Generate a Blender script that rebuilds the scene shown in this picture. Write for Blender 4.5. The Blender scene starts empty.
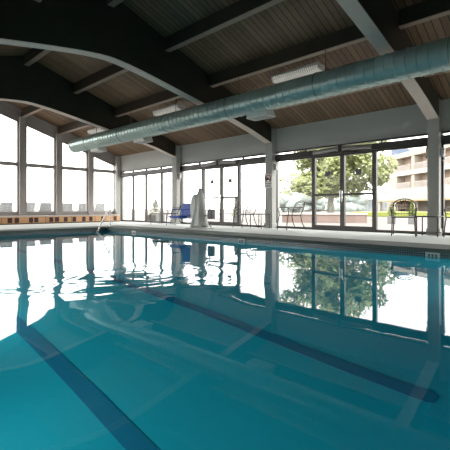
import bpy, math, random
from mathutils import Vector, Matrix
random.seed(7)
S = bpy.context.scene
COL = S.collection
R = math.radians
# world axes: x runs across the pool towards the glazed side wall, y runs the length of the hall, z up from the deck
XR, XL, YB, YN = 10.0, -1.86, 16.6, -2.4
RIDGE, EAVE, SL = 4.07, 3.21, 0.33
WATER = -0.12
PLW = 10.5
def roof(x): return EAVE + SL * (XR - RIDGE) - SL * abs(x - RIDGE)

# ------------------------------------------------------------------ materials
def nt(name):
    m = bpy.data.materials.new(name); m.use_nodes = True
    t = m.node_tree; b = t.nodes['Principled BSDF']
    return m, t, b
def N(t, kind, **kw):
    n = t.nodes.new(kind)
    for k, v in kw.items(): setattr(n, k, v)
    return n
def plain(name, col, rough=.6, metal=0, var=.12, scale=6, bump=0, spec=.5):
    """a colour broken up by soft procedural mottling"""
    m, t, b = nt(name)
    tc = N(t, 'ShaderNodeTexCoord'); no = N(t, 'ShaderNodeTexNoise')
    no.inputs['Scale'].default_value = scale; no.inputs['Detail'].default_value = 5
    t.links.new(tc.outputs['Object'], no.inputs['Vector'])
    mx = N(t, 'ShaderNodeMix', data_type='RGBA')
    mx.inputs[6].default_value = [c * (1 - var) for c in col] + [1]
    mx.inputs[7].default_value = [min(1, c * (1 + var)) for c in col] + [1]
    t.links.new(no.outputs['Fac'], mx.inputs[0]); t.links.new(mx.outputs[2], b.inputs['Base Color'])
    b.inputs['Roughness'].default_value = rough; b.inputs['Metallic'].default_value = metal
    b.inputs['Specular IOR Level'].default_value = spec
    if bump:
        bp = N(t, 'ShaderNodeBump'); bp.inputs['Strength'].default_value = bump; bp.inputs['Distance'].default_value = .01
        t.links.new(no.outputs['Fac'], bp.inputs['Height']); t.links.new(bp.outputs[0], b.inputs['Normal'])
    return m
def math_(t, op, a, b=None):
    n = N(t, 'ShaderNodeMath', operation=op)
    for i, v in enumerate((a, b)):
        if v is None: continue
        if isinstance(v, (int, float)): n.inputs[i].default_value = v
        else: t.links.new(v, n.inputs[i])
    return n.outputs[0]
def boards(name, c1, c2, pitch, axis=1, groove=.07, rough=.55, grain_axis=0):
    """tongue and groove boards: a groove every pitch along one axis, each board its own tint"""
    m, t, b = nt(name)
    tc = N(t, 'ShaderNodeTexCoord'); sp = N(t, 'ShaderNodeSeparateXYZ'); t.links.new(tc.outputs['Object'], sp.inputs[0])
    v = math_(t, 'DIVIDE', sp.outputs[axis], pitch); fr = math_(t, 'FRACT', v); fl = math_(t, 'FLOOR', v)
    wn = N(t, 'ShaderNodeTexWhiteNoise', noise_dimensions='1D'); t.links.new(fl, wn.inputs['W'])
    mp = N(t, 'ShaderNodeMapping'); sc = [22, 22, 22]; sc[grain_axis] = 1.6; mp.inputs['Scale'].default_value = sc
    t.links.new(tc.outputs['Object'], mp.inputs[0])
    no = N(t, 'ShaderNodeTexNoise'); no.inputs['Scale'].default_value = 1; no.inputs['Detail'].default_value = 4
    t.links.new(mp.outputs[0], no.inputs['Vector'])
    f = math_(t, 'ADD', math_(t, 'MULTIPLY', wn.outputs['Value'], .45), math_(t, 'MULTIPLY', no.outputs['Fac'], .55))
    mx = N(t, 'ShaderNodeMix', data_type='RGBA'); mx.inputs[6].default_value = (*c1, 1); mx.inputs[7].default_value = (*c2, 1)
    t.links.new(f, mx.inputs[0])
    g = math_(t, 'LESS_THAN', fr, groove)
    m2 = N(t, 'ShaderNodeMix', data_type='RGBA'); m2.inputs[7].default_value = (*[c * .12 for c in c1], 1)
    t.links.new(g, m2.inputs[0]); t.links.new(mx.outputs[2], m2.inputs[6]); t.links.new(m2.outputs[2], b.inputs['Base Color'])
    b.inputs['Roughness'].default_value = rough
    bp = N(t, 'ShaderNodeBump'); bp.inputs['Strength'].default_value = .6; bp.inputs['Distance'].default_value = .008; bp.invert = True
    t.links.new(g, bp.inputs['Height']); t.links.new(bp.outputs[0], b.inputs['Normal'])
    return m
def tiles(name, c1, c2, grout, size, mortar):
    m, t, b = nt(name)
    tc = N(t, 'ShaderNodeTexCoord'); br = N(t, 'ShaderNodeTexBrick'); br.offset = 0
    sp = N(t, 'ShaderNodeSeparateXYZ'); t.links.new(tc.outputs['Object'], sp.inputs[0])
    cb = N(t, 'ShaderNodeCombineXYZ')
    t.links.new(math_(t, 'ADD', sp.outputs[0], sp.outputs[1]), cb.inputs[0]); t.links.new(sp.outputs[2], cb.inputs[1])
    t.links.new(cb.outputs[0], br.inputs['Vector'])
    br.inputs['Color1'].default_value = (*c1, 1); br.inputs['Color2'].default_value = (*c2, 1); br.inputs['Mortar'].default_value = (*grout, 1)
    br.inputs['Scale'].default_value = 1; br.inputs['Brick Width'].default_value = size; br.inputs['Row Height'].default_value = size
    br.inputs['Mortar Size'].default_value = mortar; br.inputs['Mortar Smooth'].default_value = .1
    t.links.new(br.outputs['Color'], b.inputs['Base Color']); b.inputs['Roughness'].default_value = .25
    return m
def paving(name, c1, c2, grout, w, h):
    m, t, b = nt(name)
    tc = N(t, 'ShaderNodeTexCoord'); br = N(t, 'ShaderNodeTexBrick'); t.links.new(tc.outputs['Object'], br.inputs['Vector'])
    br.inputs['Color1'].default_value = (*c1, 1); br.inputs['Color2'].default_value = (*c2, 1); br.inputs['Mortar'].default_value = (*grout, 1)
    br.inputs['Scale'].default_value = 1; br.inputs['Brick Width'].default_value = w; br.inputs['Row Height'].default_value = h
    br.inputs['Mortar Size'].default_value = .006
    t.links.new(br.outputs['Color'], b.inputs['Base Color']); b.inputs['Roughness'].default_value = .8
    return m
def glass_mat():
    m, t, b = nt('window_glass'); t.nodes.remove(b); out = t.nodes['Material Output']
    tr = N(t, 'ShaderNodeBsdfTransparent'); tr.inputs[0].default_value = (.97, .98, .97, 1)
    gl = N(t, 'ShaderNodeBsdfGlossy'); gl.inputs['Roughness'].default_value = 0
    fr = N(t, 'ShaderNodeFresnel'); fr.inputs[0].default_value = 1.25
    ge = N(t, 'ShaderNodeNewGeometry'); fac = math_(t, 'MULTIPLY', fr.outputs[0], math_(t, 'SUBTRACT', 1.0, ge.outputs['Backfacing']))   # one reflection per pane
    mx = N(t, 'ShaderNodeMixShader'); t.links.new(fac, mx.inputs[0]); t.links.new(tr.outputs[0], mx.inputs[1]); t.links.new(gl.outputs[0], mx.inputs[2])
    t.links.new(mx.outputs[0], out.inputs[0]); return m
def water_mat():
    m, t, b = nt('pool_water'); t.nodes.remove(b); out = t.nodes['Material Output']
    tc = N(t, 'ShaderNodeTexCoord')
    # small ripples everywhere plus a churned patch where the water wells up
    n1 = N(t, 'ShaderNodeTexNoise'); n1.inputs['Scale'].default_value = 2.2; n1.inputs['Detail'].default_value = 2
    n2 = N(t, 'ShaderNodeTexNoise'); n2.inputs['Scale'].default_value = .55; n2.inputs['Detail'].default_value = 1
    n3 = N(t, 'ShaderNodeTexNoise'); n3.inputs['Scale'].default_value = 1.1; n3.inputs['Detail'].default_value = 2; n3.inputs['Distortion'].default_value = 1.6
    for n in (n1, n2, n3): t.links.new(tc.outputs['Object'], n.inputs['Vector'])
    d = N(t, 'ShaderNodeVectorMath', operation='DISTANCE'); t.links.new(tc.outputs['Object'], d.inputs[0]); d.inputs[1].default_value = (2.4, 3.6, WATER)
    mr = N(t, 'ShaderNodeMapRange', interpolation_type='SMOOTHSTEP'); mr.inputs[1].default_value = .2; mr.inputs[2].default_value = 1.7; mr.inputs[3].default_value = 1; mr.inputs[4].default_value = 0
    t.links.new(d.outputs['Value'], mr.inputs[0])
    h = math_(t, 'ADD', math_(t, 'MULTIPLY', n1.outputs['Fac'], .0004), math_(t, 'MULTIPLY', n2.outputs['Fac'], .0022))
    h = math_(t, 'ADD', h, math_(t, 'MULTIPLY', math_(t, 'MULTIPLY', n3.outputs['Fac'], mr.outputs[0]), .024))
    bp = N(t, 'ShaderNodeBump'); bp.inputs['Strength'].default_value = 1; bp.inputs['Distance'].default_value = 1
    t.links.new(h, bp.inputs['Height'])
    rf = N(t, 'ShaderNodeBsdfRefraction'); rf.inputs['IOR'].default_value = 1.33; rf.inputs['Roughness'].default_value = 0; rf.inputs[0].default_value = (.80, .99, .99, 1)
    gl = N(t, 'ShaderNodeBsdfGlossy'); gl.inputs['Roughness'].default_value = 0
    fr = N(t, 'ShaderNodeFresnel'); fr.inputs[0].default_value = 1.36
    mx = N(t, 'ShaderNodeMixShader')
    for n in (rf, gl, fr): t.links.new(bp.outputs[0], n.inputs['Normal'])
    t.links.new(fr.outputs[0], mx.inputs[0]); t.links.new(rf.outputs[0], mx.inputs[1]); t.links.new(gl.outputs[0], mx.inputs[2])
    t.links.new(mx.outputs[0], out.inputs[0]); return m
def emit(name, col, s):
    m, t, b = nt(name); b.inputs['Base Color'].default_value = (*col, 1); b.inputs['Emission Color'].default_value = (*col, 1); b.inputs['Emission Strength'].default_value = s
    return m

M = dict(
    wall=plain('wall_paint', (.50, .51, .49), .7, var=.05, scale=2),
    column=plain('column_paint', (.40, .40, .375), .6, var=.05, scale=3),
    ceiling=boards('ceiling_boards', (.095, .055, .030), (.32, .20, .115), .135, 1, .12, grain_axis=0),
    beam=plain('dark_beam_stain', (.036, .032, .021), .45, var=.4, scale=3, bump=.1),
    soffit_lit=plain('beam_soffit_lit', (.60, .53, .47), .55, var=.12, scale=8),  # arch underside paled, light from below painted into its colour
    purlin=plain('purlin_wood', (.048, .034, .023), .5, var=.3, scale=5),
    purlin_edge_lit=plain('purlin_lit_edge', (.30, .235, .185), .5, var=.2, scale=9),  # light caught by the purlin bottoms is put into this tint
    deck=plain('deck_concrete', (.53, .545, .53), .85, var=.10, scale=3, bump=.15, spec=.2),
    coping=plain('coping_stone', (.125, .142, .132), .85, var=.2, scale=7, bump=.2, spec=.15),
    plaster=plain('pool_plaster', (.002, .47, .60), .8, var=.05, scale=1.2),
    lane=plain('lane_tile', (.002, .22, .37), .7, var=.08, scale=5),
    band=tiles('waterline_tile', (.010, .03, .055), (.016, .055, .08), (.22, .28, .27), .036, .005),
    marker=plain('marker_tile', (.62, .66, .60), .4, var=.06),
    frame=plain('bronze_frame', (.045, .038, .034), .4, var=.15),
    gframe=plain('grey_brown_frame', (.33, .30, .29), .5, var=.08),
    glass=glass_mat(), water=water_mat(),
    slat=boards('bench_boards', (.56, .30, .14), (.78, .46, .24), .55, 0, .03, grain_axis=0),
    cap=plain('stone_cap', (.55, .50, .47), .6, var=.08),
    dkred=plain('dark_red_cushion', (.11, .035, .03), .7, var=.2),
    duct=plain('galvanised_steel', (.46, .58, .55), .30, .4, var=.04, scale=10),
    steel=plain('brushed_steel', (.62, .62, .62), .25, 1, var=.05),
    white=plain('white_enamel', (.72, .71, .68), .4, var=.04),
    lens=emit('light_diffuser', (.80, .77, .70), .16),
    iron=plain('wrought_iron', (.05, .045, .042), .45, .3, var=.15),
    blue=plain('blue_plastic', (.006, .055, .36), .35, var=.12),
    cloth=plain('grey_cover', (.62, .62, .60), .8, var=.15, scale=9, bump=.3),
    lift=plain('lift_metal', (.50, .50, .48), .35, .3, var=.08),
    black=plain('black_plastic', (.02, .02, .022), .4),
    notice=plain('notice_grey', (.16, .16, .17), .6),
    red=plain('sign_red', (.30, .03, .03), .5),
    leaf=None, ground=paving('terrace_paving', (.150, .127, .117), (.160, .138, .127), (.13, .112, .103), .5, .5),
    brick=paving('planter_brick', (.25, .175, .15), (.28, .21, .185), (.26, .225, .21), .4, .12),
    lawn=plain('lawn_green', (.26, .29, .07), .9, var=.2, scale=2),
    trunk=plain('tree_bark', (.20, .20, .17), .9, var=.25, scale=8, bump=.5),
    foliage=plain('tree_leaves', (.28, .31, .135), .6, var=.45, scale=1.6),
    conifer=plain('conifer_needles', (.16, .19, .05), .8, var=.35, scale=7),
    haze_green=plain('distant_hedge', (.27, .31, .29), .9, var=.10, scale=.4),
    cream=plain('cream_render', (.33, .285, .235), .85, var=.05, scale=.5),
    cream2=plain('pale_render', (.32, .30, .26), .85, var=.05, scale=.5),
    recess=plain('peach_recess', (.33, .25, .195), .85, var=.06),
    rail_grey=plain('balcony_railing', (.34, .305, .285), .6, var=.05),
    dkwin=plain('dark_window', (.20, .165, .15), .3, var=.1),
    roofbox=plain('blue_grey_unit', (0.081, 0.112, 0.175), .6, var=.06),
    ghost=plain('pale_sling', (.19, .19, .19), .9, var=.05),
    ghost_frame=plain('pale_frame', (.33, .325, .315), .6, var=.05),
    ghost_leaf=plain('glare_pale_leaves', (.34, .34, .27), .8, var=.1),  # leaves paled to stand for the washed-out glare outdoors
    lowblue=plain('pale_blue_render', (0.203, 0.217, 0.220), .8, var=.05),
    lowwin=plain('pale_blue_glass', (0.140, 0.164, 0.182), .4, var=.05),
    gold=plain('ochre_trim', (0.252, 0.178, 0.077), .8, var=.08),
)

# ------------------------------------------------------------------ mesh builder
class MB:
    def __init__(s): s.v = []; s.f = []; s.sm = []
    def add(s, vs, fs, smooth=False, mat=None):
        o = len(s.v)
        s.v += [tuple(mat @ Vector(p)) if mat else tuple(p) for p in vs]
        s.f += [[o + i for i in f] for f in fs]; s.sm += [smooth] * len(fs); return s
    def box(s, x0, x1, y0, y1, z0, z1, mat=None):
        return s.add([(x0, y0, z0), (x1, y0, z0), (x1, y1, z0), (x0, y1, z0), (x0, y0, z1), (x1, y0, z1), (x1, y1, z1), (x0, y1, z1)],
                     [(0, 3, 2, 1), (4, 5, 6, 7), (0, 1, 5, 4), (1, 2, 6, 5), (2, 3, 7, 6), (3, 0, 4, 7)], mat=mat)
    def bbox(s, x0, x1, y0, y1, z0, z1, b=.01, mat=None):
        """box with chamfered vertical and top edges"""
        def ring(i, z): return [(x0 + i, y0 + b, z), (x0 + b, y0 + i, z), (x1 - b, y0 + i, z), (x1 - i, y0 + b, z), (x1 - i, y1 - b, z), (x1 - b, y1 - i, z), (x0 + b, y1 - i, z), (x0 + i, y1 - b, z)]
        rs = [ring(b * .6, z0), ring(0, z0 + b * .6), ring(0, z1 - b * .6), ring(b * .6, z1)]
        vs = sum(rs, []); fs = [tuple(range(7, -1, -1)), tuple(range(24, 32))]
        for k in range(3):
            for i in range(8): fs.append((k * 8 + i, k * 8 + (i + 1) % 8, k * 8 + 8 + (i + 1) % 8, k * 8 + 8 + i))
        return s.add(vs, fs, mat=mat)
    def prism(s, poly, axis, a, b, mat=None):
        """poly = 2D points of the other two axes in order, extruded along axis from a to b"""
        n = len(poly)
        def P(p, t): return (t, p[0], p[1]) if axis == 0 else (p[0], t, p[1]) if axis == 1 else (p[0], p[1], t)
        vs = [P(p, a) for p in poly] + [P(p, b) for p in poly]
        fs = [tuple(range(n)), tuple(range(2 * n - 1, n - 1, -1))] + [(i, i + n, (i + 1) % n + n, (i + 1) % n) for i in range(n)]
        return s.add(vs, fs, mat=mat)
    def tube(s, pts, r, n=8, closed=False, mat=None):
        pts = [Vector(p) for p in pts]; L = len(pts); vs = []; fs = []
        up = None
        for i, p in enumerate(pts):
            a = pts[(i - 1) % L] if (closed or i) else p; b = pts[(i + 1) % L] if (closed or i < L - 1) else p
            d = (b - a).normalized()
            if up is None:
                up = Vector((0, 0, 1)) if abs(d.z) < .9 else Vector((1, 0, 0))
            u = (up - d * up.dot(d)).normalized(); up = u; w = d.cross(u)
            rr = r[i] if isinstance(r, (list, tuple)) else r
            for k in range(n):
                t = 2 * math.pi * k / n; vs.append(p + (u * math.cos(t) + w * math.sin(t)) * rr)
        for i in range(L if closed else L - 1):
            for k in range(n):
                j = (i + 1) % L; fs.append((i * n + k, i * n + (k + 1) % n, j * n + (k + 1) % n, j * n + k))
        if not closed: fs += [tuple(range(n - 1, -1, -1)), tuple(range((L - 1) * n, L * n))]
        return s.add(vs, fs, True, mat)
    def lathe(s, prof, n=24, c=(0, 0, 0), mat=None):
        vs = []; fs = []; L = len(prof)
        for r, z in prof:
            for k in range(n): t = 2 * math.pi * k / n; vs.append((c[0] + r * math.cos(t), c[1] + r * math.sin(t), c[2] + z))
        for i in range(L - 1):
            for k in range(n): fs.append((i * n + k, i * n + (k + 1) % n, (i + 1) * n + (k + 1) % n, (i + 1) * n + k))
        fs += [tuple(range(n - 1, -1, -1)), tuple(range((L - 1) * n, L * n))]
        return s.add(vs, fs, True, mat)
    def build(s, name, mat, parent=None, fix=True):
        me = bpy.data.meshes.new(name); me.from_pydata(s.v, [], s.f); me.polygons.foreach_set('use_smooth', s.sm); me.update()
        import bmesh as _b
        bm = _b.new(); bm.from_mesh(me); fix and _b.ops.recalc_face_normals(bm, faces=bm.faces); bm.to_mesh(me); bm.free()
        if any(s.sm):
            try: me.set_sharp_from_angle(angle=R(40))
            except Exception: pass
        me.materials.append(M[mat] if isinstance(mat, str) else mat)
        o = bpy.data.objects.new(name, me); COL.objects.link(o)
        if parent: o.parent = parent
        return o
def empty(name, loc=(0, 0, 0), rz=0):
    o = bpy.data.objects.new(name, None); o.empty_display_size = .1; COL.objects.link(o); o.location = loc; o.rotation_euler = (0, 0, rz); return o
def tag(o, label=None, cat=None, group=None, kind=None):
    if label: o['label'] = label
    if cat: o['category'] = cat
    if group: o['group'] = group
    if kind: o['kind'] = kind
    return o
def struct(o, label, cat='structure', group=None): return tag(o, label, cat, group, 'structure')
def copy_tree(o, parent=None):
    c = o.copy(); COL.objects.link(c)
    if parent: c.parent = parent
    for ch in list(o.children): copy_tree(ch, c)
    return c

# ------------------------------------------------------------------ floor, pool
PX0, PX1, PY0, PY1, PD = 0.0, 6.5, 0.15, 11.5, -1.415
fl = MB()
for x0, x1, y0, y1 in ((XL, XR + .25, YN, PY0), (XL, XR + .25, PY1, YB + .25), (XL, PX0, PY0, PY1), (PX1, XR + .25, PY0, PY1)):
    fl.box(x0, x1, y0, y1, -.12, 0)
struct(fl.build('floor', 'deck'), 'pale grey concrete deck around the pool', 'floor')
cp = MB(); w = .85
for x0, x1, y0, y1 in ((PX0 - w, PX1 + w, PY0 - w, PY0 + .03), (PX0 - w, PX1 + w, PY1 - .03, PY1 + w), (PX0 - w, PX0 + .03, PY0, PY1), (PX1 - .03, PX1 + w, PY0, PY1)):
    cp.bbox(x0, x1, y0, y1, -.055, .008, .008)
struct(cp.build('trim_1', 'coping'), 'dark grey stone coping edging the pool', 'pool coping')
bs = MB(); T = .2
bs.box(PX0 - T, PX1 + T, PY0 - T, PY1 + T, PD - T, PD)
for x0, x1, y0, y1 in ((PX0 - T, PX1 + T, PY0 - T, PY0), (PX0 - T, PX1 + T, PY1, PY1 + T), (PX0 - T, PX0, PY0, PY1), (PX1, PX1 + T, PY0, PY1)):
    bs.box(x0, x1, y0, y1, PD, -.12)
basin = struct(bs.build('pool_basin', 'plaster'), 'teal plastered swimming pool basin below the deck', 'pool')
tb = MB(); e = .012
for x0, x1, y0, y1 in ((PX0, PX1, PY0, PY0 + e), (PX0, PX1, PY1 - e, PY1), (PX0, PX0 + e, PY0, PY1), (PX1 - e, PX1, PY0, PY1)):
    tb.box(x0, x1, y0, y1, -.26, -.056)
tag(tb.build('tile_band', 'band', basin), 'navy mosaic band at the waterline')
for x, ya, yb in ((2.84, .68, 10.2), (1.28, .68, 10.2)):
    ln = MB(); hw = .07; pts = [(x - hw, yb), (x - hw, ya + .05), (x - hw * .6, ya), (x + hw * .6, ya), (x + hw, ya + .05), (x + hw, yb)]
    ln.prism(pts, 2, PD, PD + .006); tag(ln.build('lane_stripe', 'lane', basin), 'dark blue stripe on the pool floor')
for y in (9.9, 5.55, 1.62):   # depth marker tiles set into the band
    dm = MB(); dm.box(PX1 - .02, PX1 - .004, y - .1, y + .1, -.165, -.05); o = dm.build('depth_marker', 'marker', basin)
    ins = MB()
    for k in range(3): ins.box(PX1 - .023, PX1 - .0195, y - .07 + k * .05, y - .035 + k * .05, -.14, -.08)
    ins.build('marker_glyph', 'notice', o)
wv = MB(); wv.add([(PX0, PY0, WATER), (PX1, PY0, WATER), (PX1, PY1, WATER), (PX0, PY1, WATER)], [(0, 1, 2, 3)])
wo = wv.build('pool_water', 'water', None, False); tag(wo, 'clear teal water filling the indoor swimming pool', 'water', kind='stuff')

# ------------------------------------------------------------------ roof
t = .14
ce = MB(); zr = roof(RIDGE)
ov = .35
ce.prism([(XL - ov, roof(XL - ov)), (RIDGE, zr), (XR + ov, roof(XR + ov)), (XR + ov, roof(XR + ov) + t), (RIDGE, zr + t), (XL - ov, roof(XL - ov) + t)], 1, YN - .3, YB + .45)
struct(ce.build('ceiling', 'ceiling'), 'brown tongue and groove board ceiling on the pitched roof', 'ceiling')
# arch lower edge: (distance from the crown, height)
PROF = [(0, 3.80), (.3, 3.785), (.7, 3.735), (1.2, 3.655), (1.9, 3.53), (2.7, 3.385), (3.7, 3.215), (4.7, 3.00), (5.66, 2.735)]
def soff(x):
    u = abs(x - RIDGE)
    for (a, za), (b, zb) in zip(PROF, PROF[1:]):
        if u <= b: return za + (zb - za) * (u - a) / (b - a)
    return PROF[-1][1] - (u - PROF[-1][0]) * .28
COLY = (2.42, 7.19, 11.95)
NS = 48
WHO = ('nearest', 'middle', 'farthest')
for ai, yc in enumerate(COLY):
    y0, y1 = yc - .13, yc + .13
    xs = [XL + .28 + (XR - .28 - XL - .28) * i / NS for i in range(NS + 1)]
    ar = MB(); low = [(x, soff(x)) for x in xs]; top = [(x, min(soff(x) + .46, roof(x) - .002)) for x in xs]
    for i in range(NS):
        ar.prism([low[i], low[i + 1], top[i + 1], top[i]], 1, y0, y1)
    # drop the inner cross faces
    arch = ar.build('arch_beam', 'beam')
    struct(arch, ('dark curved arch beam landing on the near grey column', 'dark curved arch beam landing on the middle column by the warning sign', 'dark curved arch beam closest to the end windows')[ai], 'arch beam', 'curved roof arches')
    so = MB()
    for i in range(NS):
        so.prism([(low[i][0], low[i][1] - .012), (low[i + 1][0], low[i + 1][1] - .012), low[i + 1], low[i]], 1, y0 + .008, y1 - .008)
    tag(so.build('lit_soffit_strip', 'soffit_lit', arch), 'arch underside with the light on it painted in')
    inf = MB()
    for i in range(NS):
        a, b = top[i], top[i + 1]
        if roof(a[0]) - a[1] > .02 or roof(b[0]) - b[1] > .02:
            inf.prism([a, b, (b[0], roof(b[0])), (a[0], roof(a[0]))], 1, y0 + .05, y1 - .05)
    inf.build('infill_panel', 'beam', arch)
PUR = [XR - 1.483 * k for k in (1, 2, 3, 4)] + [RIDGE - 1.483 * k for k in (1, 2, 3)]
BAYS = [(YN, COLY[0] - .13), (COLY[0] + .13, COLY[1] - .13), (COLY[1] + .13, COLY[2] - .13), (COLY[2] + .13, YB - .1)]
BN = ('behind the nearest arch', 'between the two nearest arches', 'between the middle and far arches', 'running to the end windows')
PN = {0: 'low purlin near the side wall', 1: 'purlin carrying the duct hangers', 2: 'second purlin below the ridge', 3: 'ridge purlin', 4: 'purlin just past the ridge', 5: 'second purlin past the ridge', 6: 'purlin by the far side wall'}
for pi, x in enumerate(PUR):
    for bi, (a, b) in enumerate(BAYS):
        zt = roof(x) - .0
        zt -= .08 * SL if pi != 3 else 0.0
        if pi == 3: zt = roof(x) - .08 * SL
        p = MB(); p.box(x - .075, x + .075, a, b, zt - .285, zt)
        o = p.build('purlin', 'purlin'); struct(o, 'dark brown %s, %s' % (PN[pi], BN[bi]), 'purlin', 'roof purlins')
        q = MB(); q.box(x - .07, x + .07, a, b, zt - .297, zt - .285); q.build('lit_lower_edge', 'purlin_edge_lit', o)

# ------------------------------------------------------------------ side wall with glazing (x = 10)
wr = MB()
wr.box(XR, XR + .2, YN, YB + .2, 2.45, roof(XR) + .02)
for y0, y1 in ((2.30, 2.58), (7.07, 7.37), (11.80, 12.12), (16.36, YB + .2)): wr.box(XR, XR + .2, y0, y1, 0, 2.45)
struct(wr.build('wall_right', 'wall'), 'pale grey wall band above the side windows', 'wall')
for i, yc in enumerate(COLY):
    c = MB(); hw = (.12, .14, .15)[i]; c.bbox(XR - .26, XR + .0, yc - hw, yc + hw, 0, soff(XR - .28) + .0, .012)
    c.box(XR - .26, XR, yc - hw, yc + hw, soff(XR - .28), roof(XR) - .01)
    o = c.build('column', 'column'); struct(o, ('grey wall column beside the small iron table in front', 'grey wall column carrying the warning sign', 'grey wall column behind the blue lift seat')[i], 'column', 'side wall columns')
    pl = MB(); pl.bbox(XR - .285, XR, yc - hw - .025, yc + hw + .025, 0, .16, .012); pl.build('plinth', 'column', o)
    # small bracket lamp on the near side face of the column
    br = MB(); br.bbox(XR - .16, XR - .06, yc - hw - .09, yc - hw, 1.86, 2.06, .02); br.tube([(XR - .11, yc - hw - .05, 1.86), (XR - .11, yc - hw - .09, 1.79), (XR - .11, yc - hw - .045, 1.75)], .012, 6)
    tag(br.build('wall_bracket', 'white'), ('white bracket fitting on the side of the near column', 'white bracket fitting on the side of the column with the warning sign', 'white bracket fitting on the side of the column behind the lift')[i], 'bracket', 'column bracket fittings')
    hk = MB(); hk.tube([(XR - .1, yc + hw, 2.1), (XR - .1, yc + hw + .05, 2.12), (XR - .1, yc + hw + .07, 2.02), (XR - .1, yc + hw + .03, 1.95), (XR - .1, yc + hw + .07, 1.86), (XR - .1, yc + hw + .02, 1.83)], .014, 6); hk.build('tie_back_hook', 'black', o)
cc = MB(); cc.bbox(XR - .2, XR, YB - .24, YB, 0, roof(XR) - .02, .012)
struct(cc.build('column', 'column'), 'corner column where the side wall meets the end windows', 'column', 'side wall columns')

GX0, GX1 = XR - .03, XR + .07
wn = [0]
def pane_frame(y0, y1, z0, z1, fw, name, kind_label, cat, fm='frame', bottom=None):
    """glazed unit in the side wall: frame ring + glass"""
    o = empty(name, (XR + .02, (y0 + y1) / 2, 0))
    bt = bottom or fw
    f = MB(); L = -(y1 - y0) / 2; H = -L; gx0, gx1 = -.05, .05
    f.box(gx0, gx1, L, L + fw, z0, z1); f.box(gx0, gx1, H - fw, H, z0, z1)
    f.box(gx0, gx1, L + fw, H - fw, z1 - fw, z1); f.box(gx0, gx1, L + fw, H - fw, z0, z0 + bt)
    f.build('frame', fm, o)
    g = MB(); g.box(-.004, .004, L + fw, H - fw, z0 + bt, z1 - fw); g.build('pane', 'glass', o)
    return struct(o, kind_label, cat)
def side_window(y0, y1, label, fw=.045):
    wn[0] += 1
    return pane_frame(y0, y1, 0.0, 2.19, fw, 'window_%d' % wn[0], label, 'window', bottom=.07)
dn = [0]
def door(y0, y1, hinge_left, label):
    dn[0] += 1
    o = pane_frame(y0, y1, 0.012, 2.19, .062, 'door_%d' % dn[0], label, 'door', bottom=.13)
    L = (y1 - y0) / 2 - .062
    b = MB(); b.box(-.045, .045, -L, L, 1.0, 1.06); b.build('push_rail', 'frame', o)
    hy = -L - .03 if hinge_left else L + .03
    hd = MB(); hd.tube([(-.05, hy, 1.12), (-.12, hy, 1.12), (-.12, hy, .82), (-.05, hy, .82)], .013, 8); tag(hd.build('pull_handle', 'steel', o), 'steel pull handle')
    n = MB(); n.box(-.012, -.005, -.085, .085, 1.56, 1.71); nn = n.build('notice', 'notice', o)
    return o
side_window(5.71, 7.09, 'tall side window behind the reclined iron armchair')
door(4.79, 5.71, True, 'bronze framed glass door with the tree trunk seen behind it')
door(3.88, 4.79, False, 'bronze framed glass door next to the window with the far armchair')
side_window(2.56, 3.88, 'tall side window beyond the iron armchair near the small table')
side_window(10.51, 11.82, 'tall side window behind the pool lift seat')
door(9.52, 10.51, True, 'glass door just behind the covered pool lift')
door(8.66, 9.52, False, 'glass door right of the pool lift, before the iron chair')
side_window(7.35, 8.66, 'tall side window behind the round backed chair by the sign column')
for a, b, l in ((15.32, 16.38, 'side window nearest the end wall corner'), (14.27, 15.32, 'second side window from the end wall corner'), (13.12, 14.27, 'side window with the potted conifer outside'), (12.1, 13.12, 'side window next to the column behind the blue seat')):
    side_window(a, b, l, .035)
for a, b, l in ((.9, 2.30, 'side window at the right edge of the photo'), (-.6, .9, 'side window outside the frame, second'), (-2.2, -.6, 'side window outside the frame, third')):
    side_window(a, b, l)
# header over the glazing: a thick bronze bar, a clerestory slit and a thin top bar
hd = [('over the doors by the tree', 2.56, 7.09, (3.88, 5.71)), ('over the doors by the lift', 7.35, 11.82, (8.66, 10.51)), ('over the corner windows', 12.1, 16.38, None), ('over the window at the right edge', -2.2, 2.30, None)]
for lab, a, b, solid in hd:
    o = empty('header_bar', (XR, (a + b) / 2, 2.19)); c = (a + b) / 2
    h = MB(); h.box(-.07, .08, a - c, b - c, 0, .165); h.box(-.05, .08, a - c, b - c, .225, .26)
    h.build('bar', 'gframe' if 0 else 'frame', o)
    g = MB(); g.box(.03, .036, a - c, b - c, .165, .225); g.build('slit_pane', 'glass', o)
    bl = MB()
    n = 4
    for k in range(n + 1):
        yy = a - c + (b - a) * k / n; bl.box(-.03, .06, max(a - c, yy - .02), min(b - c, yy + .02), .165, .225)
    bl.build('spacer', 'frame', o)
    if solid:
        r = MB(); y0, y1 = solid[0] - c, solid[1] - c
        r.tube([(-.09, y0 + .05, .09), (-.1, (y0 + y1) / 2, .13), (-.09, y1 - .05, .09)], [.06, .075, .06], 10); r.build('rolled_screen', 'gframe', o)
        r = MB(); r.bbox(-.2, -.07, (y0 + y1) / 2 - .05, (y0 + y1) / 2 + .05, .03, .2, .015); r.build('closer_box', 'black', o)
        for s in (-1, 1):
            r = MB(); r.tube([(-.12, s * .12 + (y0 + y1) / 2, .05), (-.17, s * .32 + (y0 + y1) / 2, .03), (-.1, s * .5 + (y0 + y1) / 2, -.02)], .014, 6); r.build('closer_arm', 'black', o)
    struct(o, 'dark header bar ' + lab, 'header', 'glazing headers')
thr = MB(); thr.box(XR - .05, XR + .12, YN, YB, -.0, .012); struct(thr.build('trim_2', 'frame'), 'dark threshold strip under the side glazing', 'threshold')

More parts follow.
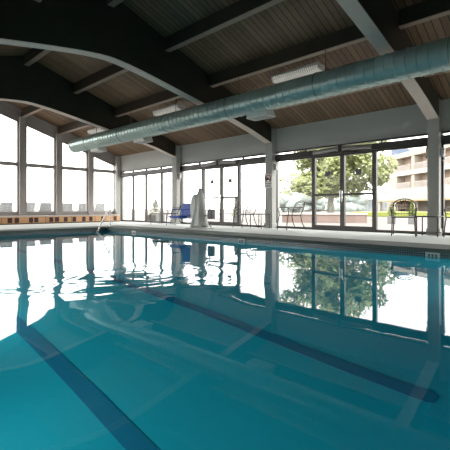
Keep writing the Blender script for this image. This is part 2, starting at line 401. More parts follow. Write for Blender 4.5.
# ------------------------------------------------------------------ end wall (y = 16.6): columns, raked windows, bench
KW = .44
def rake(x): return roof(x) - .50
kb = MB(); kb.box(XL, XR, YB, YB + .2, 0, KW); 
n = 14
for i in range(n):
    xa, xb = XL + (XR - XL) * i / n, XL + (XR - XL) * (i + 1) / n
for xa, xb in ((XL, RIDGE), (RIDGE, XR)):
    kb.prism([(xa, rake(xa)), (xb, rake(xb)), (xb, roof(xb) + .01), (xa, roof(xa) + .01)], 1, YB, YB + .2)
struct(kb.build('wall_back', 'gframe'), 'grey raked fascia and low wall framing the end windows', 'wall')
cols = [XR - 1.483 * k for k in range(1, 8)]
for i, x in enumerate(cols):
    c = MB(); c.bbox(x - .13, x + .13, YB - .12, YB + .1, .0, roof(x) - .3, .012)
    lab = ('first end window post from the corner column', 'second end window post from the corner column', 'third end window post from the corner column', 'end window post under the ridge', 'end window post left of the ridge', 'sixth end window post', 'end window post by the far corner')[i]
    struct(c.build('window_post', 'gframe'), 'grey brown ' + lab, 'post', 'end wall posts')
xs = [XR - .2] + cols + [XL + .05]
WL = ('end window beside the corner column', 'end window second from the corner', 'end window third from the corner', 'tallest end window under the ridge', 'end window left of the ridge', 'sixth end window', 'seventh end window', 'end window at the far corner')
for i in range(len(xs) - 1):
    b, a = xs[i] - (.13 if i else .0), xs[i + 1] + .13
    if b - a < .2: continue
    wn[0] += 1
    o = empty('window_%d' % wn[0], ((a + b) / 2, YB + .05, 0)); c = (a + b) / 2; L, H = a - c, b - c; fw = .055
    f = MB()
    za, zb = rake(a), rake(b)
    if a < RIDGE < b: za = zb = rake(max(abs(a - RIDGE), abs(b - RIDGE)) + RIDGE)
    f.box(L, L + fw, -.05, .05, KW, za); f.box(H - fw, H, -.05, .05, KW, zb)
    f.box(L, H, -.06, .06, KW, KW + .06); f.box(L, H, -.09, .05, 2.36, 2.51)
    f.prism([(L, za - .06), (H, zb - .06), (H, zb), (L, za)], 1, -.05, .05)
    f.build('frame', 'gframe', o)
    g = MB(); g.prism([(L + fw, KW + .06), (H - fw, KW + .06), (H - fw, 2.36), (L + fw, 2.36)], 1, -.004, .004); g.build('lower_pane', 'glass', o)
    g = MB(); g.prism([(L + fw, 2.51), (H - fw, 2.51), (H - fw, zb - .06), (L + fw, za - .06)], 1, -.004, .004); g.build('upper_pane', 'glass', o)
    struct(o, WL[i], 'window')
# bench with board front along the end wall
bn = empty('bench', ((XL + XR) / 2, YB - .3, 0))
bx0, bx1 = XL + .02 - (XL + XR) / 2, XR - .25 - (XL + XR) / 2
b = MB(); b.box(bx0, bx1, -.22, .16, .0, .29); b.build('board_front', 'slat', bn)
b = MB(); b.bbox(bx0, bx1, -.26, .17, .29, .335, .012); tag(b.build('cap', 'cap', bn), 'pale stone cap')
b = MB(); b.box(bx0, bx1, -.235, -.22, .0, .04); b.build('kick_strip', 'frame', bn)
tag(bn, 'long built in bench with orange wooden front under the end windows', 'bench')
for k, x in enumerate((4.93, 5.18, 5.71, 5.91, 6.51, 6.74, 7.12, 7.5, 7.94, 8.27, 8.86, 9.5)):   # dark red vents set into the front
    v = MB(); c = x - (XL + XR) / 2; v.bbox(c - .08, c + .08, -.232, -.21, .06, .26, .006)
    o = v.build('front_vent', 'dkred', bn); o['label'] = 'dark red square inset'
    for q in range(3): s = MB(); s.box(c - .06, c + .06, -.236, -.231, .085 + q * .055, .11 + q * .055); s.build('vent_slot', 'black', o)

# ------------------------------------------------------------------ walls out of the picture
wl = MB(); wl.box(XL - .2, XL, YN, YB + .2, 0, .3); wl.box(XL - .2, XL, YN, YB + .2, 2.75, roof(XL) + .02)
for yc in (YN + .15,) + COLY + (YB - .1,): wl.box(XL - .2, XL, yc - .2, yc + .2, .3, 2.75)
wl.box(XL - .2, XL, YN, COLY[1], .3, 2.75)
struct(wl.build('wall_left', 'wall'), 'pale grey side wall left of the pool', 'wall')
ys = (YN + .15,) + COLY + (YB - .1,)
for i in (2, 3):  # unseen windows, added to bring more light into the hall
    a, b = ys[i] + .2, ys[i + 1] - .2
    wn[0] += 1
    o = empty('window_%d' % wn[0], (XL - .1, (a + b) / 2, 0)); L = -(b - a) / 2
    f = MB()
    f.box(-.05, .05, L, -L, .3, .36); f.box(-.05, .05, L, -L, 2.69, 2.75)
    for k in range(4): yy = L + .03 + k * (-2 * L - .06) / 3; f.box(-.05, .05, yy - .03, yy + .03, .36, 2.69)
    f.build('frame', 'frame', o)
    g = MB(); g.box(-.004, .004, L, -L, .36, 2.69); g.build('pane', 'glass', o)
    struct(o, 'wide unseen window added for light in the left side wall, bay %s' % ('behind the camera', 'beside the camera', 'past the middle arch', 'by the end windows')[i], 'window')
wf = MB(); wf.box(XL - .2, XR + .2, YN - .2, YN, 0, EAVE)
wf.prism([(XL - .2, EAVE), (XR + .2, EAVE), (XR + .2, roof(XR + .2)), (RIDGE, roof(RIDGE)), (XL - .2, roof(XL - .2))], 1, YN - .2, YN)
struct(wf.build('wall_front', 'wall'), 'pale grey gable wall behind the camera', 'wall')

# ------------------------------------------------------------------ air duct
DX, DZ, DR, DY1 = 6.68, 3.06, .245, 14.25
du = empty('air_duct', (DX, 0, DZ))
d = MB(); prof = []; y = YN + .02; pitch = .17
while y < DY1 - .02:
    prof += [(DR, y), (DR, y + pitch - .03), (DR + .013, y + pitch - .024), (DR + .013, y + pitch - .006)]; y += pitch
prof.append((DR, DY1))
n = 40; vs = []; fs = []
for i, (r, yy) in enumerate(prof):
    for k in range(n):
        t = 2 * math.pi * k / n
        vs.append((r * math.cos(t), yy + (pitch * k / n if 0 < i < len(prof) - 1 else 0), r * math.sin(t)))
for i in range(len(prof) - 1):
    for k in range(n):
        k2 = (k + 1) % n; fs.append((i * n + k, i * n + k2, (i + 1) * n + k2, (i + 1) * n + k))
# keep the helix shift out: straight rings read cleaner
vs = [(v[0], prof[j // n][1], v[2]) for j, v in enumerate(vs)]
d.add(vs, fs, True); d.build('tube', 'duct', du)
d = MB(); d.lathe([(DR + .012, 0), (DR + .012, .05), (.02, .07), (.0, .07)], 40, mat=Matrix.Translation((0, DY1 - .03, 0)) @ Matrix.Rotation(R(-90), 4, 'X')); d.build('end_cap', 'duct', du)
for y in (13.1, 10.8, 8.46, 6.04, 3.7, 1.4):
    h = MB(); h.tube([(.285, y, 0.05), (.285, y, roof(PUR[1]) - .32 - DZ)], .011, 6); ho = h.build('hanger_rod', 'steel', du)
    h = MB(); h.tube([(math.cos(a) * (DR + .012), y, math.sin(a) * (DR + .012)) for a in [2 * math.pi * k / 28 for k in range(28)]], .008, 4, True); h.build('strap', 'steel', ho)
for y in (5.28, 9.95, 12.75):
    v = MB(); x0 = .02
    v.add([(x0 - .05, y - .22, -.2), (x0 + .3, y - .22, -.1), (x0 + .3, y + .22, -.1), (x0 - .05, y + .22, -.2), (x0, y - .3, -.34), (x0 + .34, y - .3, -.34), (x0 + .34, y + .3, -.34), (x0, y + .3, -.34)],
          [(0, 1, 2, 3), (7, 6, 5, 4), (0, 4, 5, 1), (1, 5, 6, 2), (2, 6, 7, 3), (3, 7, 4, 0)])
    o = v.build('supply_grille', 'white', du); o['label'] = 'white boxed air outlet'
    sl = MB()
    for k in range(5): sl.box(x0 + .04 + k * .06, x0 + .055 + k * .06, y - .27, y + .27, -.345, -.34)
    sl.build('grille_slot', 'notice', o)
tag(du, 'long round galvanised air duct hanging below the ceiling', 'air duct')

# ------------------------------------------------------------------ fluorescent lights
def make_light():
    o = empty('ceiling_light')
    b = MB(); b.bbox(-.15, .15, -.64, .64, .05, .1, .01); b.build('housing', 'white', o)
    l = MB(); pr = [(-.14, .05), (-.125, .0), (-.08, -.035), (0, -.045), (.08, -.035), (.125, .0), (.14, .05)]
    l.prism(pr, 1, -.62, .62)
    dfo = l.build('diffuser', 'lens', o); l = MB()
    for k in range(24): 
        yy = -.6 + k * .0522; l.prism([(p[0] * 1.02, p[1] - .004) for p in pr], 1, yy - .004, yy + .004)
    l.build('diffuser_ribs', 'notice', dfo)
    for s in (-1, 1):
        e = MB(); e.prism([(p[0] * 1.03, p[1] * 1.03) for p in pr], 1, s * .63 - .012, s * .63 + .012); e.build('end_cap', 'white', o)
        h = MB(); h.tube([(0, s * .42, .1), (0, s * .42, .30)], .01, 6); h.build('stem', 'steel', o)
    return o
l0 = make_light()
for i, (y, lab) in enumerate(((4.72, 'white ribbed fluorescent light nearest the camera above the duct'), (9.5, 'white ribbed fluorescent light in the middle above the duct'), (13.95, 'white ribbed fluorescent light nearest the end windows'))):
    o = l0 if i == 0 else copy_tree(l0)
    o.location = (7.5, y, roof(7.5) - .30); tag(o, lab, 'ceiling light', 'ceiling lights above the duct')

# ------------------------------------------------------------------ warning sign on the middle column
sg = empty('warning_sign', (XR - .262, 7.19, 1.52))
s = MB(); s.bbox(-.012, 0, -.15, .15, -.22, .22, .004); s.build('plate', 'white', sg)
s = MB(); s.tube([(-.016, .105 * math.cos(a), .07 + .105 * math.sin(a)) for a in [2 * math.pi * k / 24 for k in range(24)]], .012, 6, True); s.tube([(-.016, .07, .14), (-.016, -.07, 0)], .011, 6); tag(s.build('prohibition_ring', 'red', sg), 'dark red ring with slash')
s = MB(); s.tube([(-.015, .05, .03), (-.015, .0, .08), (-.015, -.04, .05)], [.02, .026, .016], 8); s.lathe([(.001, -.024), (.02, -.014), (.024, 0), (.02, .014), (.001, .024)], 10, (-.015, -.055, .03)); s.tube([(-.015, .05, .03), (-.015, .075, .10)], .014, 6); s.build('diver_figure', 'black', sg)
for z, wd in ((-.09, .11), (-.14, .09), (-.18, .1)):
    s = MB(); s.box(-.0145, -.011, -wd, wd, z - .012, z + .012); s.build('text_line', 'notice', sg)
tag(sg, 'white warning sign with a red ring on the middle column', 'sign')

# unseen underwater lamps added in the near and left pool walls to brighten it
ADDED_LAMPS = [(PX0 + .02, y, -90, '%s unseen added underwater lamp from the near end in the left pool wall' % n) for y, n in ((.9, 'first'), (2.4, 'second'), (4.2, 'third'), (6.2, 'fourth'), (8.4, 'fifth'))]
ADDED_LAMPS += [(5.6, PY0 + .02, 0, 'unseen added underwater lamp in the near pool wall')]
for i, (x, y, rz, lab) in enumerate(ADDED_LAMPS):
    o = empty('added_pool_lamp', (x, y, -.72), R(rz)); rot = Matrix.Rotation(R(-90), 4, 'X')
    k = MB(); k.lathe([(.15, -.018), (.15, .0), (.13, .012), (.11, .012)], 28, mat=rot); k.build('rim', 'steel', o)
    k = MB(); k.lathe([(.105, .0), (.105, .013), (.06, .02), (.001, .022)], 28, mat=rot); k.build('lens', 'lens', o)
    li = bpy.data.lights.new('added_pool_light', 'AREA'); li.shape = 'DISK'; li.size = .2; li.energy = PLW * (.45 if y < 3 else 1); li.spread = R(140); li.color = (.9, 1, 1); lo_ = bpy.data.objects.new('added_lamp_light', li); COL.objects.link(lo_)
    lo_.parent = o; lo_.location = (0, .03, 0); lo_.rotation_euler = (R(90), 0, 0)
    struct(o, lab, 'pool lamp')

# ------------------------------------------------------------------ pool grab rail at the far right corner of the pool
rl = empty('grab_rail', (6.9, 12.0, 0), R(-49.9))
r = MB(); A = [(0, 0, 0), (0, 0, .30), (0, 0, .5), (0, -.03, .63), (0, -.1, .69), (0, -.19, .63), (0, -.45, .42), (0, -.8, .16), (0, -1.15, -.1), (0, -1.26, -.22), (0, -1.3, -.5)]
def smooth(P, k=2):
    for _ in range(k):
        Q = [P[0]]
        for a, b in zip(P, P[1:]): Q += [tuple(.75 * a[i] + .25 * b[i] for i in range(3)), tuple(.25 * a[i] + .75 * b[i] for i in range(3))]
        P = Q + [P[-1]]
    return P
r.tube(smooth(A), .021, 10); r.build('rail_tube', 'steel', rl)
r = MB(); r.lathe([(.05, 0), (.05, .012), (.025, .02)], 16, (0, 0, .008)); r.build('flange', 'steel', rl)
tag(rl, 'bent chrome grab rail at the far corner of the pool', 'grab rail')

# ------------------------------------------------------------------ pool lift with grey cover and blue seat
lf = empty('pool_lift', (8.05, 8.62, 0))
b = MB(); b.bbox(-.34, .34, -.3, .3, 0, .05, .02); b.bbox(-.2, .2, -.2, .2, .05, .14, .02); b.build('base_plate', 'lift', lf)
for sx in (-1, 1):
    b = MB(); b.lathe([(.035, 0), (.04, .03), (.02, .06)], 10, (sx * .28, -.22, .05)); b.build('anchor_bolt', 'lift', lf)
b = MB(); b.tube([(0, 0, .1), (0, 0, 1.18)], .05, 12); b.build('mast', 'lift', lf)
# draped cover: a lathe with folds, wide at the hem, pulled in at the waist
c = MB(); n = 48; vs = []; fs = []; prof = [(.27, .06), (.25, .16), (.215, .34), (.185, .55), (.165, .75), (.145, .92), (.115, 1.06), (.085, 1.14), (.062, 1.18), (.08, 1.22), (.055, 1.27), (.005, 1.275)]
for i, (rr, z) in enumerate(prof):
    for k in range(n):
        t = 2 * math.pi * k / n; f = 1 + (.16 * math.sin(7 * t + 1.3 * z) + .09 * math.sin(13 * t + 2)) * max(0, 1 - z / 1.25)
        vs.append((rr * f * math.cos(t) + .03 * z, rr * f * math.sin(t), z))
for i in range(len(prof) - 1):
    for k in range(n): fs.append((i * n + k, i * n + (k + 1) % n, (i + 1) * n + (k + 1) % n, (i + 1) * n + k))
c.add(vs, fs, True); co = c.build('cover', 'cloth', lf); tag(co, 'draped pale grey cover')
sm = co.modifiers.new('thick', 'SOLIDIFY'); sm.thickness = .006
# the folded boom under the cover's side flap
c = MB(); c.prism([(-.12, .35), (.10, .30), (.12, .62), (.08, .92), (-.02, 1.06), (-.12, 1.08)], 0, -.15, .0, mat=Matrix.Translation((0, .15, 0))); tag(c.build('boom_cover', 'cloth', lf), 'grey flap over the boom')
b = MB(); b.tube([(-.05, .15, .36), (-.08, .6, .36), (-.08, 1.45, .36)], .022, 8); b.build('seat_arm', 'lift', lf)
b = MB(); b.bbox(.03, .2, -.52, -.30, .3, .60, .03); tag(b.build('battery_box', 'notice', lf), 'dark grey battery box')
b = MB(); b.tube([(.12, -.36, .56), (.11, -.33, .70), (.09, -.24, .74)], .02, 8); b.build('lever', 'notice', lf)
b = MB(); b.tube([(.05, -.3, .4), (-.02, -.1, .42)], .02, 8); b.build('battery_arm', 'lift', lf)
# blue seat, facing the pool, hung on the arm
st = MB(); Mx = Matrix.Translation((-.06, .76, .0))
st.bbox(-.32, .18, -.27, .27, .31, .40, .03, Mx); so_ = st.build('seat', 'blue', lf); so_['label'] = 'blue plastic seat'
bk = MB()
for (z0, z1, q) in ((.40, .80, 0),):
    bk.add([(.10, -.27, z0), (.10, .27, z0), (.17, .27, z0), (.17, -.27, z0), (.24, -.25, z1), (.24, .25, z1), (.30, .25, z1), (.30, -.25, z1)], [(0, 1, 2, 3), (7, 6, 5, 4), (0, 4, 5, 1), (1, 5, 6, 2), (2, 6, 7, 3), (3, 7, 4, 0)], mat=Mx)
bo = bk.build('backrest', 'blue', lf); bo['label'] = 'blue backrest'
for s_ in (-1, 1):
    a = MB(); a.tube([Mx @ Vector(p) for p in ((.22, s_ * .26, .60), (-.16, s_ * .26, .60), (-.22, s_ * .26, .52), (-.22, s_ * .26, .38))], .02, 8); a.build('armrest', 'blue', lf)
fr = MB(); fr.tube([Mx @ Vector(p) for p in ((-.28, -.15, .36), (-.42, -.15, .14), (-.42, .15, .14), (-.28, .15, .36))], .016, 8); fr.build('footrest', 'white', lf)
tag(lf, 'pool lift under a draped grey cover with a blue seat', 'pool lift')

# ------------------------------------------------------------------ wrought iron chairs and tables
def make_chair(recl=.22, name='patio_chair'):
    """front faces +y"""
    o = empty(name); r = .0135
    seat = MB(); W, D, Z = .25, .24, .43
    rim = [(-W, D - .04, Z), (-W + .04, D, Z), (W - .04, D, Z), (W, D - .04, Z), (W * .92, -D, Z), (-W * .92, -D, Z)]
    seat.tube(rim, .012, 6, True)
    for k in range(9): x = -W + .03 + k * (2 * W - .06) / 8; seat.tube([(x, D - .01, Z), (x * .93, -D + .01, Z)], .006, 4)
    for k in range(8): y = -D + .03 + k * (2 * D - .06) / 7; seat.tube([(-W * .96, y, Z + .004), (W * .96, y, Z + .004)], .006, 4)
    seat.build('seat', 'iron', o)
    def bp(x, h): return (x, -D - recl * h, Z + h)          # a point of the leaning back plane
    arch = [bp(-.22, .0)] + [bp(-.245 + .0, h) for h in (.1, .2)] + [bp(.245 * math.cos(a), .27 + .165 * math.sin(a)) for a in [math.pi - math.pi * k / 12 for k in range(13)]] + [bp(.245, h) for h in (.2, .1)] + [bp(.22, 0)]
    bf = MB(); bf.tube(arch, r, 6)
    bf.tube([bp(.2 * math.cos(a), .25 + .135 * math.sin(a)) for a in [math.pi - math.pi * k / 12 for k in range(13)]], .009, 5)
    for s in (-1, 1):
        bf.tube([bp(s * (.0 + .055 + .035 * math.cos(a)), .405 + .03 * math.sin(a)) for a in [2 * math.pi * k / 10 for k in range(10)]], .009, 4, True)
    bf.build('back_frame', 'iron', o)
    la = MB()
    for k in range(-3, 4):
        x = k * .06; top = .25 + .135 * math.sqrt(max(0, 1 - (x / .2) ** 2)); la.tube([bp(x, .02), bp(x, top)], .0045, 4)
    for h in (.08, .16, .24, .32):
        w = .2 if h <= .25 else .2 * math.sqrt(1 - ((h - .25) / .135) ** 2); la.tube([bp(-w, h), bp(w, h)], .0045, 4)
    la.build('back_lattice', 'iron', o)
    for s in (-1, 1):
        lg = MB(); lg.tube([(s * .235, D - .03, Z), (s * .24, D + .01, .2), (s * .245, D + .03, 0)], r, 6); lg.build('leg', 'iron', o)
        lg = MB(); lg.tube([(s * .22, -D, Z), (s * .23, -D - .05, .2), (s * .245, -D - .17, 0)], r, 6); lg.build('leg', 'iron', o)
        am = MB(); am.tube([bp(s * .245, .22), (s * .265, -.05, Z + .23), (s * .265, D - .05, Z + .22), (s * .262, D + .0, Z + .17), (s * .25, D - .04, Z + .1), (s * .24, D - .03, Z)], r, 6)
        for cy, rr in ((D - .14, .05), (D - .26, .05)):
            am.tube([(s * .258, cy + rr * math.cos(a), Z + .12 + rr * math.sin(a)) for a in [2 * math.pi * k / 12 for k in range(12)]], .007, 4, True)
        am.build('armrest', 'iron', o)
    return o
ch = make_chair(.42)
CH = [((9.45, 6.2, 0), 68, 'iron armchair seen from the side, reclined against the window'),
      ((9.2, 2.9, 0), 106, 'round backed iron armchair left of the small table by the near column'),
      ((9.45, 7.98, 0), 78, 'round backed iron chair between the glass door and the sign column'),
      ((9.62, 12.05, 0), 75, 'thin iron chair by the window left of the blue lift seat'),
      ((9.52, 1.78, 0), 66, 'iron armchair cut off by the right edge of the photo')]
for i, (loc, rz, lab) in enumerate(CH):
    o = ch if i == 0 else copy_tree(ch)
    o.location = loc; o.rotation_euler = (0, 0, R(rz)); tag(o, lab, 'chair', 'wrought iron chairs along the side wall')
def make_table(w, d, h):
    o = empty('side_table'); t = MB(); t.tube([(-w, -d, h), (w, -d, h), (w, d, h), (-w, d, h)], .013, 6, True)
    for k in range(9): x = -w + (k + .5) * 2 * w / 9; t.tube([(x, -d, h), (x, d, h)], .006, 4)
    for k in range(9): y = -d + (k + .5) * 2 * d / 9; t.tube([(-w, y, h + .004), (w, y, h + .004)], .006, 4)
    t.build('table_top', 'iron', o)
    for sx in (-1, 1):
        for sy in (-1, 1):
            l = MB(); l.tube([(sx * w * .97, sy * d * .97, h), (sx * w * .97, sy * d * .97, 0)], .013, 6); l.build('leg', 'iron', o)
    s = MB(); s.tube([(-w, -d, .08), (w, -d, .08), (w, d, .08), (-w, d, .08)], .007, 5, True); s.build('stretcher', 'iron', o)
    return o
t0 = make_table(.22, .22, .45); t0.location = (9.42, 2.41, 0); tag(t0, 'small square iron table in front of the near column', 'table', 'iron side tables')
t1 = copy_tree(t0); t1.location = (9.44, 7.3, 0); tag(t1, 'small square iron table in front of the sign column', 'table', 'iron side tables')
t2 = make_table(.22, .5, .42); t2.location = (8.95, 11.65, 0); tag(t2, 'long low iron table beside the column behind the lift seat', 'table', 'iron side tables')

# ------------------------------------------------------------------ outdoors
def ang(px, d, z=0):
    """a place out on the terrace: compass bearing by the view angle and a distance"""
    th, f = .8195, 374.03; u = (px - 225) / f
    return Vector((d * (math.sin(th) + u * math.cos(th)), d * (math.cos(th) - u * math.sin(th)), z))
g = MB(); g.box(XR + .25, 260, -120, 260, -.14, -.02); g.box(-160, XR + .25, YB + .25, 260, -.14, -.02); g.box(-160, XL - .25, -120, YB + .25, -.14, -.02); g.box(XL - .25, XR + .25, -120, YN - .25, -.14, -.02)
tag(g.build('terrace', 'ground'), 'pale pink paved terrace outside the glazing', 'terrace', kind='structure')

def leaves(mb, c, rad, n, size, flat=1.0, shell=.45):
    for _ in range(n):
        while True:
            p = Vector((random.uniform(-1, 1), random.uniform(-1, 1), random.uniform(-1, 1)))
            if shell < p.length < 1: break
        q = Vector((c[0] + p.x * rad, c[1] + p.y * rad, c[2] + p.z * rad * flat))
        d1 = Vector((random.gauss(0, 1), random.gauss(0, 1), random.gauss(0, 1))).normalized(); d2 = d1.orthogonal().normalized(); s = size * random.uniform(.6, 1.3)
        mb.add([q - d1 * s, q - d2 * s * .5, q + d1 * s, q + d2 * s * .5], [(0, 1, 2, 3)])
# the big shade tree in its planter
tc = ang(331, 24); tr = empty('shade_tree', (tc.x, tc.y, -.02))
k = MB(); k.tube([(0, 0, 0), (.02, .03, .9), (.05, -.02, 1.7), (.02, .05, 2.6)], [.30, .21, .19, .15], 12); k.build('trunk', 'trunk', tr)
k = MB(); blobs = []
for i in range(66):
    a = random.uniform(0, 2 * math.pi); rr = 3.3 * math.sqrt(random.random()); z = random.uniform(1.75, 5.2)
    if z < 2.7: rr = max(rr, 1.2)
    if z > 4: rr *= .85
    blobs.append(Vector((rr * math.cos(a), rr * math.sin(a), z)))
for b in blobs[:14]:
    k.tube([(0, 0, 2.0), tuple(b * .5 + Vector((0, 0, 1.2))), tuple(b)], [.09, .055, .02], 6)
k.build('branches', 'trunk', tr)
k = MB()
for b in blobs: leaves(k, b, random.uniform(.6, .95), 250, .16, .8)
fo = k.build('foliage', 'foliage', tr)
tag(tr, 'leafy green shade tree standing in the brick planter outside', 'tree')
# brick planter wall round the tree
a, b_ = ang(282, 17.5), ang(366, 17.0)
pl = empty('brick_planter', tuple((a + b_) / 2)); dv = (b_ - a); ln = dv.length; pl.rotation_euler = (0, 0, math.atan2(dv.y, dv.x))
k = MB(); k.box(-ln / 2, ln / 2, -.15, .15, -.02, .34); k.build('brick_wall', 'brick', pl)
k = MB(); k.bbox(-ln / 2 - .04, ln / 2 + .04, -.2, .2, .34, .42, .02); k.build('coping', 'cap', pl)
tag(pl, 'low red brick planter wall in front of the shade tree', 'planter')
# hedge strip / lawn in front of the apartment block
a, b_ = ang(350, 30), ang(470, 26)
k = MB(); dv = b_ - a; nrm = Vector((-dv.y, dv.x, 0)).normalized() * -6
if nrm.dot(a) < 0: nrm = -nrm
k.add([tuple(a) , tuple(b_), tuple(b_ + nrm), tuple(a + nrm)] + [tuple(v + Vector((0, 0, .34))) for v in (a, b_, b_ + nrm, a + nrm)], [(0, 1, 2, 3), (7, 6, 5, 4), (0, 4, 5, 1), (1, 5, 6, 2), (2, 6, 7, 3), (3, 7, 4, 0)])
tag(k.build('lawn_strip', 'lawn'), 'bright yellow green lawn before the apartment block', 'lawn', kind='stuff')
# distant hazy trees
for i, (px, dd, rr, hz, lab) in enumerate(((291, 62, 2.6, 1.8, 'hazy round tree beyond the terrace behind the reclined chair'), (309, 76, 3.2, 2.2, 'hazy broad tree left of the tree trunk'), (324, 88, 2.6, 1.6, 'hazy low tree directly beside the tree trunk'), (349, 78, 3.5, 1.7, 'hazy tree seen through the glass door on the right'))):
    p = ang(px, dd); o = empty('distant_tree', (p.x, p.y, -.02))
    k = MB(); k.tube([(0, 0, 0), (0, 0, hz)], .25, 8); k.build('trunk', 'trunk', o)
    k = MB()
    for q in range(11):
        c = Vector((random.uniform(-.6, .6) * rr, random.uniform(-.6, .6) * rr, max(.6, hz + random.uniform(-.5, .3) * rr))); r0 = rr * random.uniform(.35, .55); vs = []; fs = []
        nu, nv = 18, 11
        for i_ in range(nv):
            ph_ = math.pi * i_ / (nv - 1)
            for j_ in range(nu):
                t_ = 2 * math.pi * j_ / nu; f_ = 1 + .10 * math.sin(3 * t_ + q) * math.sin(4 * ph_) + random.uniform(-.05, .05)
                vs.append((c.x + r0 * f_ * math.sin(ph_) * math.cos(t_), c.y + r0 * f_ * math.sin(ph_) * math.sin(t_), c.z + .75 * r0 * f_ * math.cos(ph_)))
        for i_ in range(nv - 1):
            for j_ in range(nu): fs.append((i_ * nu + j_, i_ * nu + (j_ + 1) % nu, (i_ + 1) * nu + (j_ + 1) % nu, (i_ + 1) * nu + j_))
        k.add(vs, fs, True)
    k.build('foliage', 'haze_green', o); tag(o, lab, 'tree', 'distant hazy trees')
# white box planters with conifers
def conifer(px, d, w, hh, lab, pot=True, m='conifer', potm='ghost'):
    p = ang(px, d); o = empty('potted_conifer', (p.x, p.y, -.02), R(random.uniform(0, 40)))
    if pot:
        k = MB(); k.bbox(-w * .62, w * .62, -w * .62, w * .62, 0, .34, .02); k.build('planter_box', potm, o)
    k = MB(); z0 = .33 if pot else .1
    for i in range(16):
        f = i / 15; leaves(k, (0, 0, z0 + f * (hh - z0)), w * (.6 * (1 - f) + .1), 46, .06, 1, .1)
    k.build('foliage', m, o); tag(o, lab, 'potted plant', 'potted conifers on the terrace'); return o
conifer(412, 15.5, .24, .86, 'small pointed conifer in a white box right of the far armchair')
conifer(391.5, 16.0, .26, .78, 'small pale conifer in a white box left of the far armchair')
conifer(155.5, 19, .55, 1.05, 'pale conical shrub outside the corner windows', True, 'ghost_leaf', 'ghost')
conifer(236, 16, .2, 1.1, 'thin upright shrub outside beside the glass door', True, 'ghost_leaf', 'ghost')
# low white railing outside the doors by the lift
ra = empty('low_railing', (14.2, 17.6, -.02))
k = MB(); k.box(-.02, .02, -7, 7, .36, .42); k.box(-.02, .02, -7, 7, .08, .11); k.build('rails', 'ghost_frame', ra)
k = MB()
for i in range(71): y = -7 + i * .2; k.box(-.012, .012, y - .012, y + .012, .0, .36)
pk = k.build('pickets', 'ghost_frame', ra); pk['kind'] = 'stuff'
tag(ra, 'low pale picket railing across the terrace behind the pool lift', 'railing')
# pale sling chairs out beyond the end windows
def make_sling():
    o = empty('terrace_chair')
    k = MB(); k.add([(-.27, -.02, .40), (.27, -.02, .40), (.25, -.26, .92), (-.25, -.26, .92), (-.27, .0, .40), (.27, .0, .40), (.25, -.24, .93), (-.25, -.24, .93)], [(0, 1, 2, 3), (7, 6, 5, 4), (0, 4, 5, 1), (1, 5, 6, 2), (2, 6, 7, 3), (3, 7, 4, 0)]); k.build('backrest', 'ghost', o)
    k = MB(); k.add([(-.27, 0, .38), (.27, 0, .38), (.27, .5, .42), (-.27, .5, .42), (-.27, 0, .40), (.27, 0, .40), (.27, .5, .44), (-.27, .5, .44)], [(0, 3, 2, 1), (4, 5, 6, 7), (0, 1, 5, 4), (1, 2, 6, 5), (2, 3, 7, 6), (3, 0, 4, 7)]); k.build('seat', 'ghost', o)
    for s in (-1, 1):
        k = MB(); k.tube([(s * .29, -.25, .92), (s * .29, 0, .39), (s * .29, .5, .42), (s * .29, .5, 0)], .015, 6); k.build('side_frame', 'ghost_frame', o)
        k = MB(); k.tube([(s * .29, .05, .39), (s * .29, -.2, 0)], .015, 6); k.build('leg', 'ghost_frame', o)
    return o
sl = make_sling()
for i, (px, rz, lab) in enumerate(((5, 150, 'pale sling chair outside at the left edge of the photo'), (27.5, 130, 'pale sling chair outside just right of the leftmost window post'), (45, 150, 'pale sling chair outside centred in the second window from the left'), (66.5, 140, 'pale sling chair outside just right of the second window post'), (83.5, 150, 'pale sling chair outside left of the third window post'), (99, 135, 'pale sling chair outside behind the grab rail'))):
    o = sl if i == 0 else copy_tree(sl)
    th, f = .8195, 374.03; phi = th + math.atan((px - 225) / f); yy = 18.6; o.location = (yy * math.tan(phi), yy, -.02); o.rotation_euler = (0, 0, R(rz)); tag(o, lab, 'chair', 'sling chairs beyond the end windows')

# apartment block with balconies
pa = ang(387, 70); fd = Vector((math.sin(R(32)), math.cos(R(32)), 0)) * -1
# the facade runs from its far left corner towards the camera's right
bd = empty('apartment_building', (pa.x, pa.y, -.02)); right = -Vector((math.sin(R(40)), math.cos(R(40)), 0)); back = Vector((-right.y, right.x, 0))
if back.dot(pa) < 0: back = -back
BM = Matrix(((right.x, back.x, 0, 0), (right.y, back.y, 0, 0), (0, 0, 1, 0), (0, 0, 0, 1)))
LEN, H = 34, 10.2
def bpart(name, boxes, m, parent=bd):
    k = MB()
    for b in boxes: k.box(*b, mat=BM)
    return k.build(name, m, parent)
FZ = [4.05, 7.05]
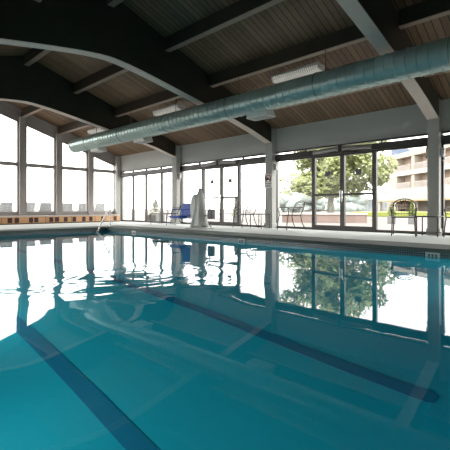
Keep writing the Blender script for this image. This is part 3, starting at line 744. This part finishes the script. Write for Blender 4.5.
# solid body behind the recesses
bays = [(3.2 + 5.0 * i, 7.4 + 5.0 * i) for i in range(6)]
bpart('wall', [(0, LEN, 1.6, 12, 0, H)] + [(0, 3.2, 0, 1.6, 0, H)] + [(bays[i][1], bays[i + 1][0], 0, 1.6, 3.2, H) for i in range(5)] + [(bays[5][1], LEN, 0, 1.6, 3.2, H)], 'cream', bd)
bpart('parapet', [(-.1, LEN, -.1, 1.6, 9.45, H + .1)], 'cream', bd)
for z in FZ: bpart('balcony_slab', [(3.0, LEN, -.25, 1.6, z - .75, z)], 'cream2', bd)
for i, (a, b) in enumerate(bays):
    for z in FZ:
        o = bpart('balcony', [(a, b, 1.5, 1.62, z, z + 2.4)], 'recess', bd)
        bpart('balcony_door', [(b - 1.1, b - .1, 1.42, 1.5, z, z + 2.1)], 'dkwin', o)
        bpart('railing', [(a, b, -.2, -.14, z + .95, z + 1.03)] + [(a + k * .16, a + k * .16 + .06, -.2, -.15, z, z + .95) for k in range(int((b - a) / .16))], 'rail_grey', o)
        bpart('ceiling_light', [((a + b) / 2 - .15, (a + b) / 2 + .15, .6, .9, z + 2.32, z + 2.4)], 'dkwin', o)
for z in (4.7, 7.6): bpart('window', [(1.0, 1.8, -.04, .02, z, z + 1.1)], 'dkwin', bd)
bpart('porch', [(1.5, LEN, -3.5, 0, 1.9, 3.3)], 'cream2', bd)
bpart('porch_trim', [(1.5, LEN, -3.6, -3.5, 1.75, 1.95)], 'gold', bd)
for i in range(6): bpart('porch_post', [(3 + 5 * i, 3.5 + 5 * i, -3.4, -2.9, 0, 1.9)], 'cream', bd)
bpart('ground_floor_window', [(4 + 5 * i, 6.6 + 5 * i, -.04, .0, .5, 1.7) for i in range(1)], 'recess', bd)
bpart('rooftop_unit', [(.3, 2.3, .6, 3, H, H + 1.3)], 'roofbox', bd)
tag(bd, 'cream three storey apartment building with recessed balconies', 'building')
# pale low building further left
pb = ang(352, 95); lo = empty('low_building', (pb.x, pb.y, -.02)); r2 = (ang(398, 88) - pb); L2 = r2.length; r2.normalize(); b2 = Vector((-r2.y, r2.x, 0))
if b2.dot(pb) < 0: b2 = -b2
BM2 = Matrix(((r2.x, b2.x, 0, 0), (r2.y, b2.y, 0, 0), (0, 0, 1, 0), (0, 0, 0, 1)))
def lpart(name, boxes, m, parent=lo):
    k = MB()
    for b in boxes: k.box(*b, mat=BM2)
    return k.build(name, m, parent)
lpart('wall', [(0, L2, 0, 8, 0, 2.6), (L2 * .55, L2, 2, 9, 2.6, 4.8)], 'lowblue'); lpart('roof', [(-.3, L2 * .5, -.3, 8.3, 2.6, 2.9)], 'lowblue')
for i in range(9): lpart('window', [(.6 + i * L2 / 9.2, .6 + i * L2 / 9.2 + .7, -.05, .02, 1.1, 2.0)], 'lowwin')
tag(lo, 'low pale blue building seen through the right glass door', 'building')

# ------------------------------------------------------------------ light and camera
w = bpy.data.worlds.new('World'); S.world = w; w.use_nodes = True
bg = w.node_tree.nodes['Background']; bg.inputs[0].default_value = (1.0, .985, .965, 1); bg.inputs[1].default_value = 4.0
cam = bpy.data.cameras.new('camera'); co_ = bpy.data.objects.new('camera', cam); COL.objects.link(co_)
co_.location = (0, 0, .635); co_.rotation_euler = (R(90), 0, -.8195)
cam.sensor_fit = 'HORIZONTAL'; cam.sensor_width = 36; cam.lens = 374.03 / 450 * 36; cam.shift_y = -(225 - 208.33) / 450; cam.clip_start = .05; cam.clip_end = 600
S.camera = co_
S.view_settings.view_transform = 'Standard'; S.view_settings.look = 'None'; S.view_settings.exposure = 0.78; S.view_settings.gamma = 1
S.cycles.use_denoising = True
S.cycles.max_bounces = 14; S.cycles.diffuse_bounces = 6; S.cycles.glossy_bounces = 6; S.cycles.transmission_bounces = 10; S.cycles.transparent_max_bounces = 24
S.cycles.caustics_reflective = True; S.cycles.caustics_refractive = True; S.cycles.sample_clamp_indirect = 12
